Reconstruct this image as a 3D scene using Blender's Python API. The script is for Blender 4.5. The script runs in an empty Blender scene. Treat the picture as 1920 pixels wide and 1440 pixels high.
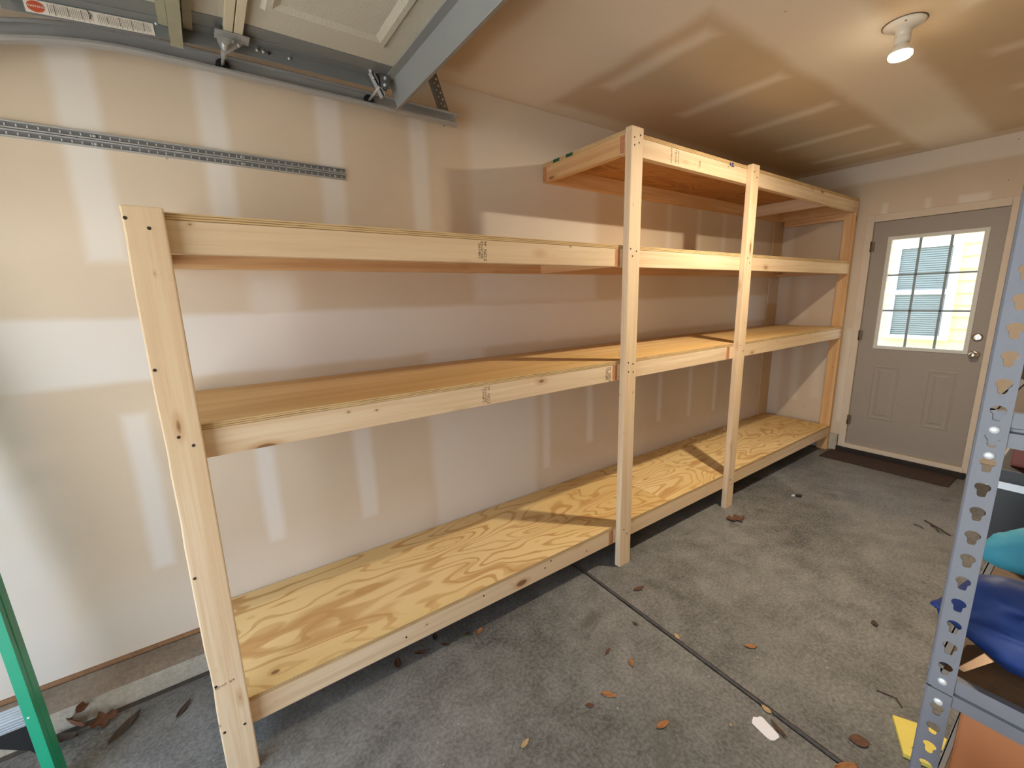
import bpy, bmesh, math, random
from mathutils import Vector, Matrix
C = bpy.context.scene.collection
PI = math.pi
random.seed(7)

# ------------------------------------------------------------------ colours
def lin(c):
    def f(v):
        v /= 255.0
        return v/12.92 if v <= .04045 else ((v+.055)/1.055)**2.4
    return (f(c[0]), f(c[1]), f(c[2]), 1.0)

class NT:
    def __init__(s, name):
        s.m = bpy.data.materials.new(name); s.m.use_nodes = True
        s.t = s.m.node_tree; s.t.nodes.clear()
        s.out = s.t.nodes.new('ShaderNodeOutputMaterial')
        s.b = s.t.nodes.new('ShaderNodeBsdfPrincipled')
        s.t.links.new(s.b.outputs[0], s.out.inputs[0])
    def n(s, kind, **kw):
        nd = s.t.nodes.new(kind)
        for k, v in kw.items(): setattr(nd, k, v)
        return nd
    def put(s, sock, v):
        if hasattr(v, 'is_output') or isinstance(v, bpy.types.NodeSocket): s.t.links.new(v, sock)
        else: sock.default_value = v
    def math(s, op, a, b=None, c=None, clamp=False):
        nd = s.n('ShaderNodeMath', operation=op, use_clamp=clamp)
        s.put(nd.inputs[0], a)
        if b is not None: s.put(nd.inputs[1], b)
        if c is not None: s.put(nd.inputs[2], c)
        return nd.outputs[0]
    def vmath(s, op, a, b=None):
        nd = s.n('ShaderNodeVectorMath', operation=op)
        s.put(nd.inputs[0], a)
        if b is not None: s.put(nd.inputs[1], b)
        return nd.outputs[0]
    def coord(s, which='Object'):
        return s.n('ShaderNodeTexCoord').outputs[which]
    def scale(s, v, sc, loc=(0, 0, 0)):
        nd = s.n('ShaderNodeMapping'); s.put(nd.inputs[0], v)
        nd.inputs['Scale'].default_value = sc; nd.inputs['Location'].default_value = loc
        return nd.outputs[0]
    def noise(s, v, sc=5, det=4, rough=.5, dist=0):
        nd = s.n('ShaderNodeTexNoise'); s.put(nd.inputs['Vector'], v)
        nd.inputs['Scale'].default_value = sc; nd.inputs['Detail'].default_value = det
        nd.inputs['Roughness'].default_value = rough; nd.inputs['Distortion'].default_value = dist
        return nd.outputs['Fac']
    def ramp(s, v, a, b, lo=0., hi=1., smooth=True):
        nd = s.n('ShaderNodeMapRange'); nd.interpolation_type = 'SMOOTHSTEP' if smooth else 'LINEAR'
        s.put(nd.inputs[0], v)
        for i, x in enumerate((a, b, lo, hi)): nd.inputs[i+1].default_value = x
        return nd.outputs[0]
    def mix(s, f, a, b, mode='MIX'):
        nd = s.n('ShaderNodeMix', data_type='RGBA', blend_type=mode)
        s.put(nd.inputs['Factor'], f); s.put(nd.inputs['A'], a); s.put(nd.inputs['B'], b)
        return nd.outputs['Result']
    def base(s, col, rough=.6, metal=0., spec=.5):
        s.put(s.b.inputs['Base Color'], col); s.put(s.b.inputs['Roughness'], rough)
        s.put(s.b.inputs['Metallic'], metal); s.put(s.b.inputs['Specular IOR Level'], spec)
    def bump(s, h, strength=.2, dist=.01):
        nd = s.n('ShaderNodeBump'); nd.inputs['Strength'].default_value = strength
        nd.inputs['Distance'].default_value = dist; s.put(nd.inputs['Height'], h)
        s.t.links.new(nd.outputs[0], s.b.inputs['Normal'])
    def rnd(s):
        return s.n('ShaderNodeObjectInfo').outputs['Random']

def plain(name, c, rough=.6, metal=0., spec=.5, var=.08, sc=20, bump=0):
    t = NT(name); co = t.coord()
    f = t.noise(co, sc, 4)
    c1 = lin(c); c0 = tuple(x*(1-var*2) for x in c1[:3])+(1,)
    t.base(t.mix(f, c0, tuple(min(1, x*(1+var)) for x in c1[:3])+(1,)), rough, metal, spec)
    if bump: t.bump(f, bump, .004)
    return t.m

def softbox(t, co, cx, cy, hw, hh, soft, st, axes):
    """mask of a smeared rectangular patch: joint compound and one painted sheen"""
    c = [0, 0, 0]; h = [0, 0, 0]
    c[axes[0]] = cx; c[axes[1]] = cy; h[axes[0]] = hw; h[axes[1]] = hh
    v = t.vmath('SUBTRACT', t.vmath('ABSOLUTE', t.vmath('SUBTRACT', co, tuple(c))), tuple(h))
    sp = t.n('ShaderNodeSeparateXYZ'); t.put(sp.inputs[0], v)
    m = t.math('MAXIMUM', sp.outputs[axes[0]], sp.outputs[axes[1]])
    return t.ramp(m, -soft, soft, st, 0.)

def drywall(name, tan, tape, blobs, axes, holes=(), warp=.05):
    t = NT(name); co = t.coord()
    nz = t.n('ShaderNodeTexNoise'); t.put(nz.inputs['Vector'], co); nz.inputs['Scale'].default_value = 3.0; nz.inputs['Detail'].default_value = 3
    wv = t.vmath('SCALE', t.vmath('SUBTRACT', nz.outputs['Color'], (.5, .5, .5)))
    wv.node.inputs['Scale'].default_value = warp
    cw = t.vmath('ADD', co, wv)
    acc = None
    for (x0, x1, y0, y1, soft, st) in blobs:
        m = softbox(t, cw, (x0+x1)/2, (y0+y1)/2, abs(x1-x0)/2, abs(y1-y0)/2, soft, st, axes)
        acc = m if acc is None else t.math('MAXIMUM', acc, m)
    for (x0, x1, y0, y1, soft, st) in holes:
        m = softbox(t, cw, (x0+x1)/2, (y0+y1)/2, abs(x1-x0)/2, abs(y1-y0)/2, soft, st, axes)
        acc = t.math('MULTIPLY', acc, t.math('SUBTRACT', 1., m))
    cloud = t.noise(co, 1.6, 4, .55)
    a = t.mix(t.ramp(cloud, .3, .7), lin(tan), lin(tuple(int(v*.965) for v in tan)))
    col = t.mix(acc, a, lin(tape))
    # scuffs and dings
    sc = t.noise(t.scale(co, (9, 9, 3.0)), 3.2, 5, .7, .6)
    msk = t.math('MULTIPLY', t.ramp(sc, .72, .77, 0, .35), t.ramp(t.noise(co, 1.3, 1), .5, .62))
    col = t.mix(msk, col, lin((120, 100, 84)))
    vo = t.n('ShaderNodeTexVoronoi'); t.put(vo.inputs['Vector'], co); vo.inputs['Scale'].default_value = 5.5
    dot = t.math('MULTIPLY', t.ramp(vo.outputs['Distance'], .018, .03, .75, 0), t.ramp(t.noise(co, 1.9, 1), .5, .55))
    col = t.mix(dot, col, lin((95, 80, 66)))
    t.base(col, .8, 0, .25)
    t.bump(t.noise(co, 90, 3, .6), .06, .003)
    return t.m

def pine(name, a, b, knot=True, ksc=1.0):
    t = NT(name); co = t.coord()
    off = t.n('ShaderNodeCombineXYZ')
    r = t.rnd()
    t.put(off.inputs[0], t.math('MULTIPLY', r, 37.)); t.put(off.inputs[1], t.math('MULTIPLY', r, 11.)); t.put(off.inputs[2], t.math('MULTIPLY', r, 5.))
    c = t.vmath('ADD', co, off.outputs[0])
    g = t.noise(t.scale(c, (.9, 26, 26)), 1.6, 4, .55, .35)
    fine = t.noise(t.scale(c, (3, 150, 150)), 1.5, 3, .6)
    f = t.math('ADD', t.math('MULTIPLY', t.ramp(g, .35, .68), .75), t.math('MULTIPLY', t.ramp(fine, .35, .7), .25))
    tone = t.noise(t.scale(c, (.5, 3, 3)), 1.2, 2)
    A = t.mix(t.ramp(tone, .35, .65), lin(a), lin((a[0]-9, a[1]-13, a[2]-19)))
    col = t.mix(f, A, lin(b))
    if knot:
        vo = t.n('ShaderNodeTexVoronoi'); t.put(vo.inputs['Vector'], t.scale(c, (4.2, 15, 9)))
        vo.inputs['Scale'].default_value = ksc; vo.inputs['Randomness'].default_value = 1
        sep = t.n('ShaderNodeSeparateColor'); t.put(sep.inputs[0], vo.outputs['Color'])
        on = t.ramp(sep.outputs[0], .52, .53)
        on2 = t.ramp(sep.outputs[1], 0, 1, .07, .17, False)
        d = t.math('SUBTRACT', vo.outputs['Distance'], on2)
        halo = t.math('MULTIPLY', t.ramp(d, 0, .16, .45, 0), on)
        core = t.math('MULTIPLY', t.ramp(d, -.04, .01, .85, 0), on)
        col = t.mix(halo, col, lin((176, 122, 66)))
        col = t.mix(core, col, lin((112, 68, 36)))
    if knot:
        v2 = t.n('ShaderNodeTexVoronoi'); t.put(v2.inputs['Vector'], t.scale(c, (7, 16, 11))); v2.inputs['Scale'].default_value = 1.3
        s2 = t.n('ShaderNodeSeparateColor'); t.put(s2.inputs[0], v2.outputs['Color'])
        on = t.ramp(s2.outputs[0], .55, .56)
        col = t.mix(t.math('MULTIPLY', on, t.ramp(v2.outputs['Distance'], .03, .16, .4, 0)), col, lin((178, 128, 76)))
        col = t.mix(t.math('MULTIPLY', on, t.ramp(v2.outputs['Distance'], .03, .06, .8, 0)), col, lin((120, 78, 44)))
    col = t.mix(t.ramp(r, 0, 1, 0, .22, False), col, lin((201, 160, 112)))
    t.base(col, .62, 0, .3)
    t.bump(f, .12, .002)
    return t.m

def ply_face(name, light, dark, bold=True):
    t = NT(name); co = t.coord(); r = t.rnd()
    off = t.n('ShaderNodeCombineXYZ'); t.put(off.inputs[0], t.math('MULTIPLY', r, 31.)); t.put(off.inputs[1], t.math('MULTIPLY', r, 7.))
    c = t.vmath('ADD', co, off.outputs[0])
    if bold:
        n1 = t.noise(t.scale(c, (1.05, 3.3, 1)), 1.0, 2.5, .42, .25)
        w = t.math('MULTIPLY', n1, 130.)
        s_ = t.math('SINE', w)
        wide = t.noise(t.scale(c, (1.3, 5, 1)), 1.5, 2)
        # narrow late-wood bands, wide where the cut runs flat
        ring = t.ramp(s_, .35, .95)
        big = t.ramp(t.math('SINE', t.math('MULTIPLY', n1, 31.)), .55, .8)
        f = t.math('MAXIMUM', t.math('MULTIPLY', ring, t.ramp(wide, .3, .62, .35, .8)), t.math('MULTIPLY', big, t.ramp(wide, .46, .62, 0, .7)))
    else:
        n1 = t.noise(t.scale(c, (.5, 14, 1)), 1.2, 4, .5, .2)
        f = t.math('MULTIPLY', t.ramp(n1, .4, .7), .6)
    fib = t.noise(t.scale(c, (5, 160, 20)), 1.3, 3, .6)
    f2 = t.math('ADD', f, t.math('MULTIPLY', t.ramp(fib, .3, .75), .16), clamp=True)
    tone = t.noise(t.scale(c, (.6, 1.2, 1)), 1.2, 2)
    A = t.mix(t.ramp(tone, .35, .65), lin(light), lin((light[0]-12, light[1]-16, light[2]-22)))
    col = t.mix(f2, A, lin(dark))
    vo = t.n('ShaderNodeTexVoronoi'); t.put(vo.inputs['Vector'], t.scale(c, (1.6, 2.6, 1))); vo.inputs['Scale'].default_value = 1.4
    col = t.mix(t.ramp(vo.outputs['Distance'], .02, .045, .8, 0), col, lin((110, 66, 34)))
    t.base(col, .6, 0, .3)
    return t.m

def ply_edge(name):
    t = NT(name); co = t.coord()
    sep = t.n('ShaderNodeSeparateXYZ'); t.put(sep.inputs[0], co)
    z = t.math('ADD', sep.outputs[2], t.math('MULTIPLY', t.math('SUBTRACT', t.noise(t.scale(co, (6, 6, 1)), 1.5, 3), .5), .002))
    w = t.math('SINE', t.math('MULTIPLY', z, 2*PI/.0066))
    f = t.ramp(w, .1, .9)
    n = t.noise(t.scale(co, (3, 3, 40)), 2.5, 3)
    voids = t.ramp(t.noise(t.scale(co, (5, 5, 110)), 1.6, 2), .66, .70)
    col = t.mix(t.math('MULTIPLY', f, t.ramp(n, .3, .6, .35, .95)), lin((208, 178, 130)), lin((112, 76, 42)))
    col = t.mix(t.math('MULTIPLY', voids, f), col, lin((52, 32, 18)))
    t.base(col, .8, 0, .2)
    return t.m

def galv(name, c, rough=.38, metal=.6, sc=14):
    t = NT(name); co = t.coord()
    vo = t.n('ShaderNodeTexVoronoi'); t.put(vo.inputs['Vector'], co); vo.inputs['Scale'].default_value = sc*6
    f = t.math('ADD', t.math('MULTIPLY', vo.outputs['Distance'], .2), t.math('MULTIPLY', t.noise(co, sc, 4), .6))
    c1 = lin(c)
    t.base(t.mix(f, tuple(x*.8 for x in c1[:3])+(1,), c1), t.ramp(f, .2, .8, rough-.06, rough+.1), metal)
    return t.m

M = {}
M['pine'] = pine('pine_lumber', (231, 211, 181), (213, 184, 148))
M['pine_warm'] = pine('pine_lumber_warm', (222, 186, 140), (198, 150, 102))
M['pine_end'] = plain('pine_end_grain', (190, 128, 86), .8, var=.2, sc=60)
M['ply_bold'] = ply_face('plywood_face_bold', (232, 204, 148), (190, 142, 84))
M['ply_fine'] = ply_face('plywood_face_fine', (222, 188, 132), (196, 150, 94), bold=False)
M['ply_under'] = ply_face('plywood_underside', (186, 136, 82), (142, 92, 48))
M['ply_edge'] = ply_edge('plywood_edge')
M['ink'] = plain('lumber_ink', (52, 40, 32), .8)
M['ink_faint'] = plain('faded_ink', (128, 98, 70), .8)
M['green_tape'] = plain('green_tape', (20, 84, 60), .5)
M['blue_ink'] = plain('blue_print', (30, 44, 110), .6)
M['screw'] = plain('screw_head', (62, 52, 44), .5, .4)
M['galv'] = galv('galvanized_steel', (176, 176, 174), .42, .35)
M['galv_dark'] = galv('galvanized_steel_dull', (118, 118, 118), .5, .3)
M['galv_light'] = galv('galvanized_steel_bright', (186, 188, 188), .4, .4)
M['door_paint'] = plain('garage_door_paint', (186, 182, 166), .55, var=.04, sc=260, bump=.5)
M['stile'] = galv('door_stile_steel', (128, 131, 131), .45, .3)
M['joint_tape'] = plain('section_joint_cream', (196, 186, 160), .6, var=.05)
M['black_rubber'] = plain('black_roller', (24, 24, 24), .5)
M['label_white'] = plain('label_paper', (222, 214, 202), .5, var=.02)
M['label_red'] = plain('label_red_oval', (196, 84, 52), .5, var=.05)
M['label_text'] = plain('label_print', (104, 92, 84), .6)
M['white_plastic'] = plain('white_porcelain', (226, 222, 210), .3, var=.02)
M['door_grey'] = plain('steel_door_grey', (150, 140, 129), .55, var=.03, sc=30)
M['casing'] = plain('door_casing', (208, 193, 174), .7, var=.06, sc=9)
M['frame_white'] = plain('window_moulding', (202, 200, 192), .5, var=.02)
M['muntin'] = plain('window_grille', (132, 146, 152), .5, var=.03)
M['nickel'] = galv('satin_nickel', (214, 210, 202), .25, 1., 4)
M['hinge'] = galv('hinge_brass_dull', (118, 104, 86), .5, .7)
M['mat'] = plain('brown_door_mat', (66, 50, 42), .95, var=.25, sc=120, bump=.6)
M['sill_dark'] = plain('dark_sill', (40, 31, 26), .8, var=.2)  # one even dark brown for the sill riser
M['rack_grey'] = plain('grey_powder_coat', (108, 110, 117), .5, .1, var=.05, sc=40)
M['particle'] = plain('particle_board', (118, 88, 58), .7, var=.2, sc=70)
M['rivet'] = plain('rivet_head', (206, 210, 214), .35, .3, var=.02)
M['cardboard'] = plain('orange_brown_cardboard', (172, 110, 66), .75, var=.06, sc=4)
M['blue_cloth'] = plain('navy_blue_nylon', (18, 50, 112), .6, var=.16, sc=6, bump=.3)
M['cyan_cloth'] = plain('teal_fabric', (60, 150, 172), .7, var=.12, sc=9, bump=.3)
M['black_plastic'] = plain('black_plastic', (22, 22, 24), .45)
M['maroon'] = plain('maroon_carton', (112, 48, 34), .6)
M['red_plastic'] = plain('red_orange_plastic', (186, 62, 34), .35)
M['yellow_paper'] = plain('yellow_packet', (232, 210, 98), .5, var=.05)
M['cream_paper'] = plain('cream_packet', (226, 208, 150), .5, var=.05)
M['tan_card'] = plain('tan_card', (206, 158, 112), .7)
M['ladder_green'] = plain('green_fibreglass', (18, 148, 112), .35, var=.05)
M['alu'] = galv('brushed_aluminium', (206, 212, 220), .35, .8, 5)
M['tag_white'] = plain('white_card', (232, 230, 236), .5, var=.02)
M['leaf_orange'] = plain('leaf_orange_brown', (168, 112, 64), .7, var=.3, sc=60)
M['leaf_brown'] = plain('leaf_brown', (104, 68, 46), .75, var=.35, sc=50)
M['leaf_tan'] = plain('leaf_tan', (192, 160, 116), .75, var=.25, sc=50)
M['leaf_dark'] = plain('leaf_dark', (72, 58, 46), .85, var=.3, sc=50)
M['plate_wood'] = plain('sill_plate_wood', (148, 108, 74), .8, var=.25, sc=25)
M['siding'] = plain('yellow_siding', (206, 190, 142), .6, var=.02, sc=3)
M['vinyl'] = plain('white_vinyl', (222, 226, 230), .5, var=.01)
M['blind'] = plain('window_blind', (116, 126, 122), .6, var=.02)

# glass
t = NT('window_glass'); t.base((1, 1, 1, 1), .0); t.b.inputs['Transmission Weight'].default_value = 1; t.b.inputs['IOR'].default_value = 1.0
M['glass'] = t.m
t = NT('lit_bulb'); t.base(lin((255, 250, 235)), .4); t.b.inputs['Emission Color'].default_value = (1, .86, .62, 1); t.b.inputs['Emission Strength'].default_value = 30
M['bulb'] = t.m

# concrete
def concrete(name, a, b, stain=True):
    t = NT(name); co = t.coord()
    n1 = t.noise(co, 1.1, 5, .6, .4); n2 = t.noise(co, 9, 6, .7); n3 = t.noise(t.scale(co, (1, 1, 1)), 70, 4, .7)
    f = t.math('ADD', t.math('ADD', t.math('MULTIPLY', t.ramp(n1, .35, .65), .38), t.math('MULTIPLY', t.ramp(n2, .35, .65), .30)), t.math('MULTIPLY', t.ramp(n3, .35, .65), .42), clamp=True)
    col = t.mix(f, lin(a), lin(b))
    if stain:
        st = t.ramp(t.noise(t.scale(co, (1, 1.4, 1)), 3.1, 4, .6, .5), .6, .72, 0, .6)
        col = t.mix(st, col, lin((74, 70, 62)))
        sp = t.ramp(t.noise(co, 22, 2), .7, .74, 0, .5)
        col = t.mix(sp, col, lin((66, 60, 52)))
        fl = t.ramp(t.noise(co, 55, 1), .76, .79, 0, .5)
        col = t.mix(fl, col, lin((200, 196, 188)))
    t.base(col, t.ramp(n2, .3, .7, .5, .75), 0, .4)
    t.bump(t.math('ADD', n3, t.math('MULTIPLY', n2, .6)), .28, .004)
    return t.m
M['floor'] = concrete('concrete_floor', (68, 67, 64), (136, 134, 129))
M['curb'] = concrete('concrete_curb', (150, 140, 124), (188, 182, 168), False)
M['dirt'] = concrete('dirty_ledge', (104, 90, 76), (140, 124, 106), False)
M['drive'] = concrete('driveway', (150, 148, 142), (184, 182, 176), False)
M['joint'] = plain('joint_filler', (44, 40, 37), .9, var=.3, sc=30)

# walls
T1 = (211, 194, 171); T2 = (221, 215, 207)
bl = [(-1.6, 4.95, 1.285, 1.535, .018, .95), (1.22, 2.2, 1.54, 2.7, .05, .7), (.90, 1.27, .9, 1.35, .04, .7),
      (.9, 1.66, .1, .95, .04, .75), (-1.6, .9, .1, .45, .15, .45), (-1.6, -.62, .1, 1.3, .12, .8), (1.7, 4.9, .1, .42, .1, .3), (-1.6, 4.9, 2.56, 2.7, .04, .7)]  # pale zone at the left end is daylight sheen painted into the wall
for x, w in ((-.74, .05), (-.32, .055), (.065, .045), (.5, .052), (.93, .045), (2.6, .03), (3.01, .03), (3.42, .03), (3.815, .03), (4.25, .03)):
    bl.append((x-w, x+w, 1.74, 2.52, .022, .8 if w > .04 else .5))
for x, w, a, b in ((-.74, .04, .5, 1.1), (-.335, .038, .5, 1.16), (.08, .036, .46, 1.2), (.52, .045, .43, 1.2), (1.745, .03, .4, 1.2), (2.16, .03, .5, 1.2), (2.58, .028, .45, 1.2),
                   (2.99, .026, .5, 1.2), (3.43, .026, .47, 1.2), (3.84, .026, .45, 1.2), (4.26, .026, .45, 1.2)):
    bl.append((x-w, x+w, a, b, .022, .8))
for x, z in ((.2, 1.63), (1.36, 1.64), (1.9, 1.66)):
    bl.append((x-.09, x+.09, 1.5, z+.06, .04, .5))
M['wall_left'] = drywall('drywall_left', T1, T2, bl, (0, 2), holes=[(1.3, 1.7, 1.2, 1.29, .02, .8)], warp=.03)
bb = [(-3.4, 0, 2.50, 2.7, .02, .9), (-.12, 0, 0, 2.6, .03, .6), (-.30, -.22, .45, 1.0, .03, .6), (-.5, -.42, .5, 1.1, .04, .4), (-.3, -.2, 1.3, 1.75, .05, .5), (-.58, -.42, 1.0, 1.15, .05, .4),
      (-.84, -.80, 2.2, 2.30, .012, .8), (-1.12, -1.08, 2.2, 2.29, .012, .7), (-1.45, -1.28, 2.2, 2.27, .015, .8), (-.72, -.66, .3, 1.2, .02, .5)]
M['wall_back'] = drywall('drywall_back', (207, 189, 166), (220, 211, 198), bb, (1, 2), warp=.03)
cb = [(1.12, 1.72, -3.4, 0, .05, .85), (-1.6, 5, -1.42, -1.06, .05, .85), (-1.6, 5, -.13, 0, .04, .7), (4.78, 5, -3.4, 0, .03, .6)]
for x in (-.65, -.01, .63, 1.86, 2.53, 3.17, 3.81, 4.45):
    cb.append((x-.045, x+.045, -.99, -.40, .045, .85)); cb.append((x-.045, x+.045, -2.3, -1.62, .045, .65))
M['ceiling'] = drywall('drywall_ceiling', (204, 183, 154), (228, 218, 202), cb, (0, 1), warp=.06)
M['wall_plain'] = drywall('drywall_plain', (204, 180, 146), (214, 203, 190), [(-1.6, 5, 1.28, 1.54, .02, .9)], (0, 2))

# ------------------------------------------------------------------ mesh helpers
def bm_new(): return bmesh.new()
def add_box(bm, x0, x1, y0, y1, z0, z1, mi=0):
    vs = [bm.verts.new((x, y, z)) for x in (x0, x1) for y in (y0, y1) for z in (z0, z1)]
    fs = [(0, 1, 3, 2), (4, 6, 7, 5), (0, 4, 5, 1), (2, 3, 7, 6), (0, 2, 6, 4), (1, 5, 7, 3)]
    out = []
    for f in fs:
        fc = bm.faces.new([vs[i] for i in f]); fc.material_index = mi; out.append(fc)
    return vs, out
def add_cyl(bm, p0, p1, r0, r1=None, n=24, mi=0, caps=True):
    r1 = r0 if r1 is None else r1
    p0 = Vector(p0); p1 = Vector(p1); d = (p1-p0).normalized()
    a = d.orthogonal().normalized(); b = d.cross(a)
    A = [bm.verts.new(p0+r0*(math.cos(2*PI*i/n)*a+math.sin(2*PI*i/n)*b)) for i in range(n)]
    B = [bm.verts.new(p1+r1*(math.cos(2*PI*i/n)*a+math.sin(2*PI*i/n)*b)) for i in range(n)]
    for i in range(n):
        f = bm.faces.new((A[i], A[(i+1) % n], B[(i+1) % n], B[i])); f.smooth = True; f.material_index = mi
    if caps:
        bm.faces.new(A[::-1]).material_index = mi; bm.faces.new(B).material_index = mi
def add_lathe(bm, c, axis, prof, n=32, mi=0):
    """prof: list of (radius, distance along axis)"""
    c = Vector(c); d = Vector(axis).normalized(); a = d.orthogonal().normalized(); b = d.cross(a)
    rings = []
    for r, h in prof:
        if r < 1e-5: rings.append([bm.verts.new(c+d*h)]); continue
        rings.append([bm.verts.new(c+d*h+r*(math.cos(2*PI*i/n)*a+math.sin(2*PI*i/n)*b)) for i in range(n)])
    for R, S in zip(rings, rings[1:]):
        for i in range(n):
            j = (i+1) % n
            if len(R) == 1 and len(S) == 1: continue
            if len(R) == 1: f = bm.faces.new((R[0], S[i], S[j]))
            elif len(S) == 1: f = bm.faces.new((R[i], S[0], R[j]))
            else: f = bm.faces.new((R[i], S[i], S[j], R[j]))
            f.smooth = True; f.material_index = mi
def add_prism(bm, pts, ax, a0, a1, mi=0):
    """pts: 2-D outline in the two other axes (in xyz order); extruded along axis ax"""
    def P(p, a):
        v = list(p); v.insert(ax, a); return v
    A = [bm.verts.new(P(p, a0)) for p in pts]; B = [bm.verts.new(P(p, a1)) for p in pts]
    n = len(pts)
    bm.faces.new(A[::-1]).material_index = mi; bm.faces.new(B).material_index = mi
    for i in range(n):
        bm.faces.new((A[i], A[(i+1) % n], B[(i+1) % n], B[i])).material_index = mi
def obj(name, bm, mats, parent=None, origin=None, bevel=0, mat_world=None, smooth=False):
    """links the bmesh as one object; vertices are given in world space unless mat_world is given"""
    bmesh.ops.recalc_face_normals(bm, faces=bm.faces)
    me = bpy.data.meshes.new(name)
    if bevel:
        bmesh.ops.bevel(bm, geom=[e for e in bm.edges if e.calc_face_angle(0) > .6], offset=bevel, segments=2, affect='EDGES', profile=.6)
    if origin is not None: bmesh.ops.translate(bm, verts=bm.verts, vec=-Vector(origin))
    if smooth:
        for f in bm.faces: f.smooth = True
    bm.to_mesh(me); bm.free()
    for m in (mats if isinstance(mats, (list, tuple)) else [mats]): me.materials.append(m)
    o = bpy.data.objects.new(name, me); C.objects.link(o)
    if origin is not None: o.location = origin
    if mat_world is not None: o.matrix_world = mat_world
    if parent is not None:
        bpy.context.view_layer.update()
        mw = o.matrix_world.copy() if mat_world is None else mat_world
        o.parent = parent; o.matrix_parent_inverse = parent_world(parent).inverted()
    return o
def parent_world(p):
    m = Matrix.Identity(4)
    chain = []
    while p is not None: chain.append(p); p = p.parent
    for q in reversed(chain): m = m @ (q.matrix_parent_inverse if q.parent else Matrix.Identity(4)) @ q.matrix_basis
    return m
def thing(name, label, cat, loc, group=None):
    o = bpy.data.objects.new(name, None); C.objects.link(o); o.location = loc; o.empty_display_size = .1
    return tag(o, label, cat, group)
def tag(o, label, cat, group=None):
    o['label'] = label; o['category'] = cat
    if group: o['group'] = group
    return o
def struct(o):
    o['kind'] = 'structure'; return o
def box(name, dims, mat, parent=None, bevel=0, mi=None):
    bm = bm_new(); add_box(bm, *dims)
    x0, x1, y0, y1, z0, z1 = dims
    return obj(name, bm, mat, parent, ((x0+x1)/2, (y0+y1)/2, z0), bevel)

# a sawn board whose grain follows local X
def board(name, dims, mat, parent=None, grain='x', bevel=.003, wane=0, ends=True):
    x0, x1, y0, y1, z0, z1 = dims
    c = Vector(((x0+x1)/2, (y0+y1)/2, (z0+z1)/2)); s = (x1-x0, y1-y0, z1-z0)
    ax = {'x': (0, 1, 2), 'y': (1, 2, 0), 'z': (2, 0, 1)}[grain]
    L, W, H = s[ax[0]], s[ax[1]], s[ax[2]]
    bm = bm_new()
    _, fs = add_box(bm, -L/2, L/2, -W/2, W/2, -H/2, H/2)
    if ends: fs[0].material_index = 1; fs[1].material_index = 1
    if wane:
        bmesh.ops.subdivide_edges(bm, edges=[e for e in bm.edges if abs(e.verts[0].co.x-e.verts[1].co.x) > L*.9], cuts=24, use_grid_fill=True)
    R = Matrix.Identity(3)
    cols = [Vector((0, 0, 0)) for _ in range(3)]
    for k in range(3):
        v = [0, 0, 0]; v[ax[k]] = 1; cols[k] = Vector(v)
    R = Matrix(cols).transposed().to_4x4()
    bmesh.ops.recalc_face_normals(bm, faces=bm.faces)
    bmesh.ops.bevel(bm, geom=[e for e in bm.edges if e.calc_face_angle(0) > .6], offset=bevel, segments=2, affect='EDGES', profile=.6, material=0)
    if wane:
        for v in bm.verts:
            if v.co.y < -W/2+.006 and v.co.z < -H/2+.006 or (abs(v.co.z) > H/2-.005 and v.co.y < -W/2+.006):
                v.co.y += wane*max(0, math.sin(v.co.x*9)+math.sin(v.co.x*23+1)*.6)
    return obj(name, bm, [mat, M['pine_end']], parent, mat_world=Matrix.Translation(c) @ R)

# ------------------------------------------------------------------ room
L, H, YR, XF = 4.92, 2.657, -3.05, -1.5
bm = bm_new(); add_box(bm, XF-.1, L+.12, 0, .1, .165, H)
struct(obj('wall_left', bm, M['wall_left']))
# foundation under the left wall
bm = bm_new(); add_prism(bm, [(.1, 0), (-.098, 0), (-.094, .096), (-.078, .110), (-.012, .146), (.1, .150)], 0, XF-.1, L+.12)
o = struct(obj('trim_1', bm, [M['curb'], M['dirt']]))
for p in o.data.polygons:
    if p.normal.z > .3: p.material_index = 1
bm = bm_new(); add_box(bm, XF-.1, L+.12, -.010, .1, .148, .165)
struct(obj('trim_2', bm, M['plate_wood'], bevel=.004))
bm = bm_new(); add_prism(bm, [(-.092, 0), (-.112, 0), (-.104, .005), (-.095, .012)], 0, XF-.1, L-.05)
struct(obj('trim_9', bm, plain('curb_crack_dirt', (70, 62, 54), .95, var=.3, sc=40)))
# boxed corner where the walls meet
struct(box('trim_3', (4.72, L, -.014, 0, .165, H), M['wall_plain'], bevel=.004))
# floor: two slabs with the control joint between them
xa, xb = 1.568, 1.455   # joint at y=0 / y=YR
bm = bm_new()
add_prism(bm, [(XF-.1, .1), (XF-.1, YR-.1), (xb-.011, YR-.1), (xa-.011, .1)], 2, -.12, 0)
add_prism(bm, [(xa+.011, .1), (xb+.011, YR-.1), (L+.12, YR-.1), (L+.12, .1)], 2, -.12, 0)
struct(obj('floor', bm, M['floor'], bevel=.004))
bm = bm_new()
n = 80; ring = []
for i in range(n+1):
    f = i/n; x = xa+.0035+(xb-xa)*f+random.uniform(-.0008, .0008); y = .05+(YR-.05)*f; rr = .0075+random.uniform(-.0015, .0015)
    ring.append([bm.verts.new((x+rr*math.cos(a), y, -.0045+rr*math.sin(a))) for a in [PI*k/6 for k in range(7)]])
for a, b in zip(ring, ring[1:]):
    for k in range(6):
        fc = bm.faces.new((a[k], a[k+1], b[k+1], b[k])); fc.smooth = True
struct(obj('trim_4', bm, plain('joint_bead', (80, 74, 70), .8, var=.3, sc=50)))
bm = bm_new(); add_box(bm, xb-.05, xa+.05, YR, .05, -.06, -.011)
struct(obj('trim_5', bm, M['joint']))
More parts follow.
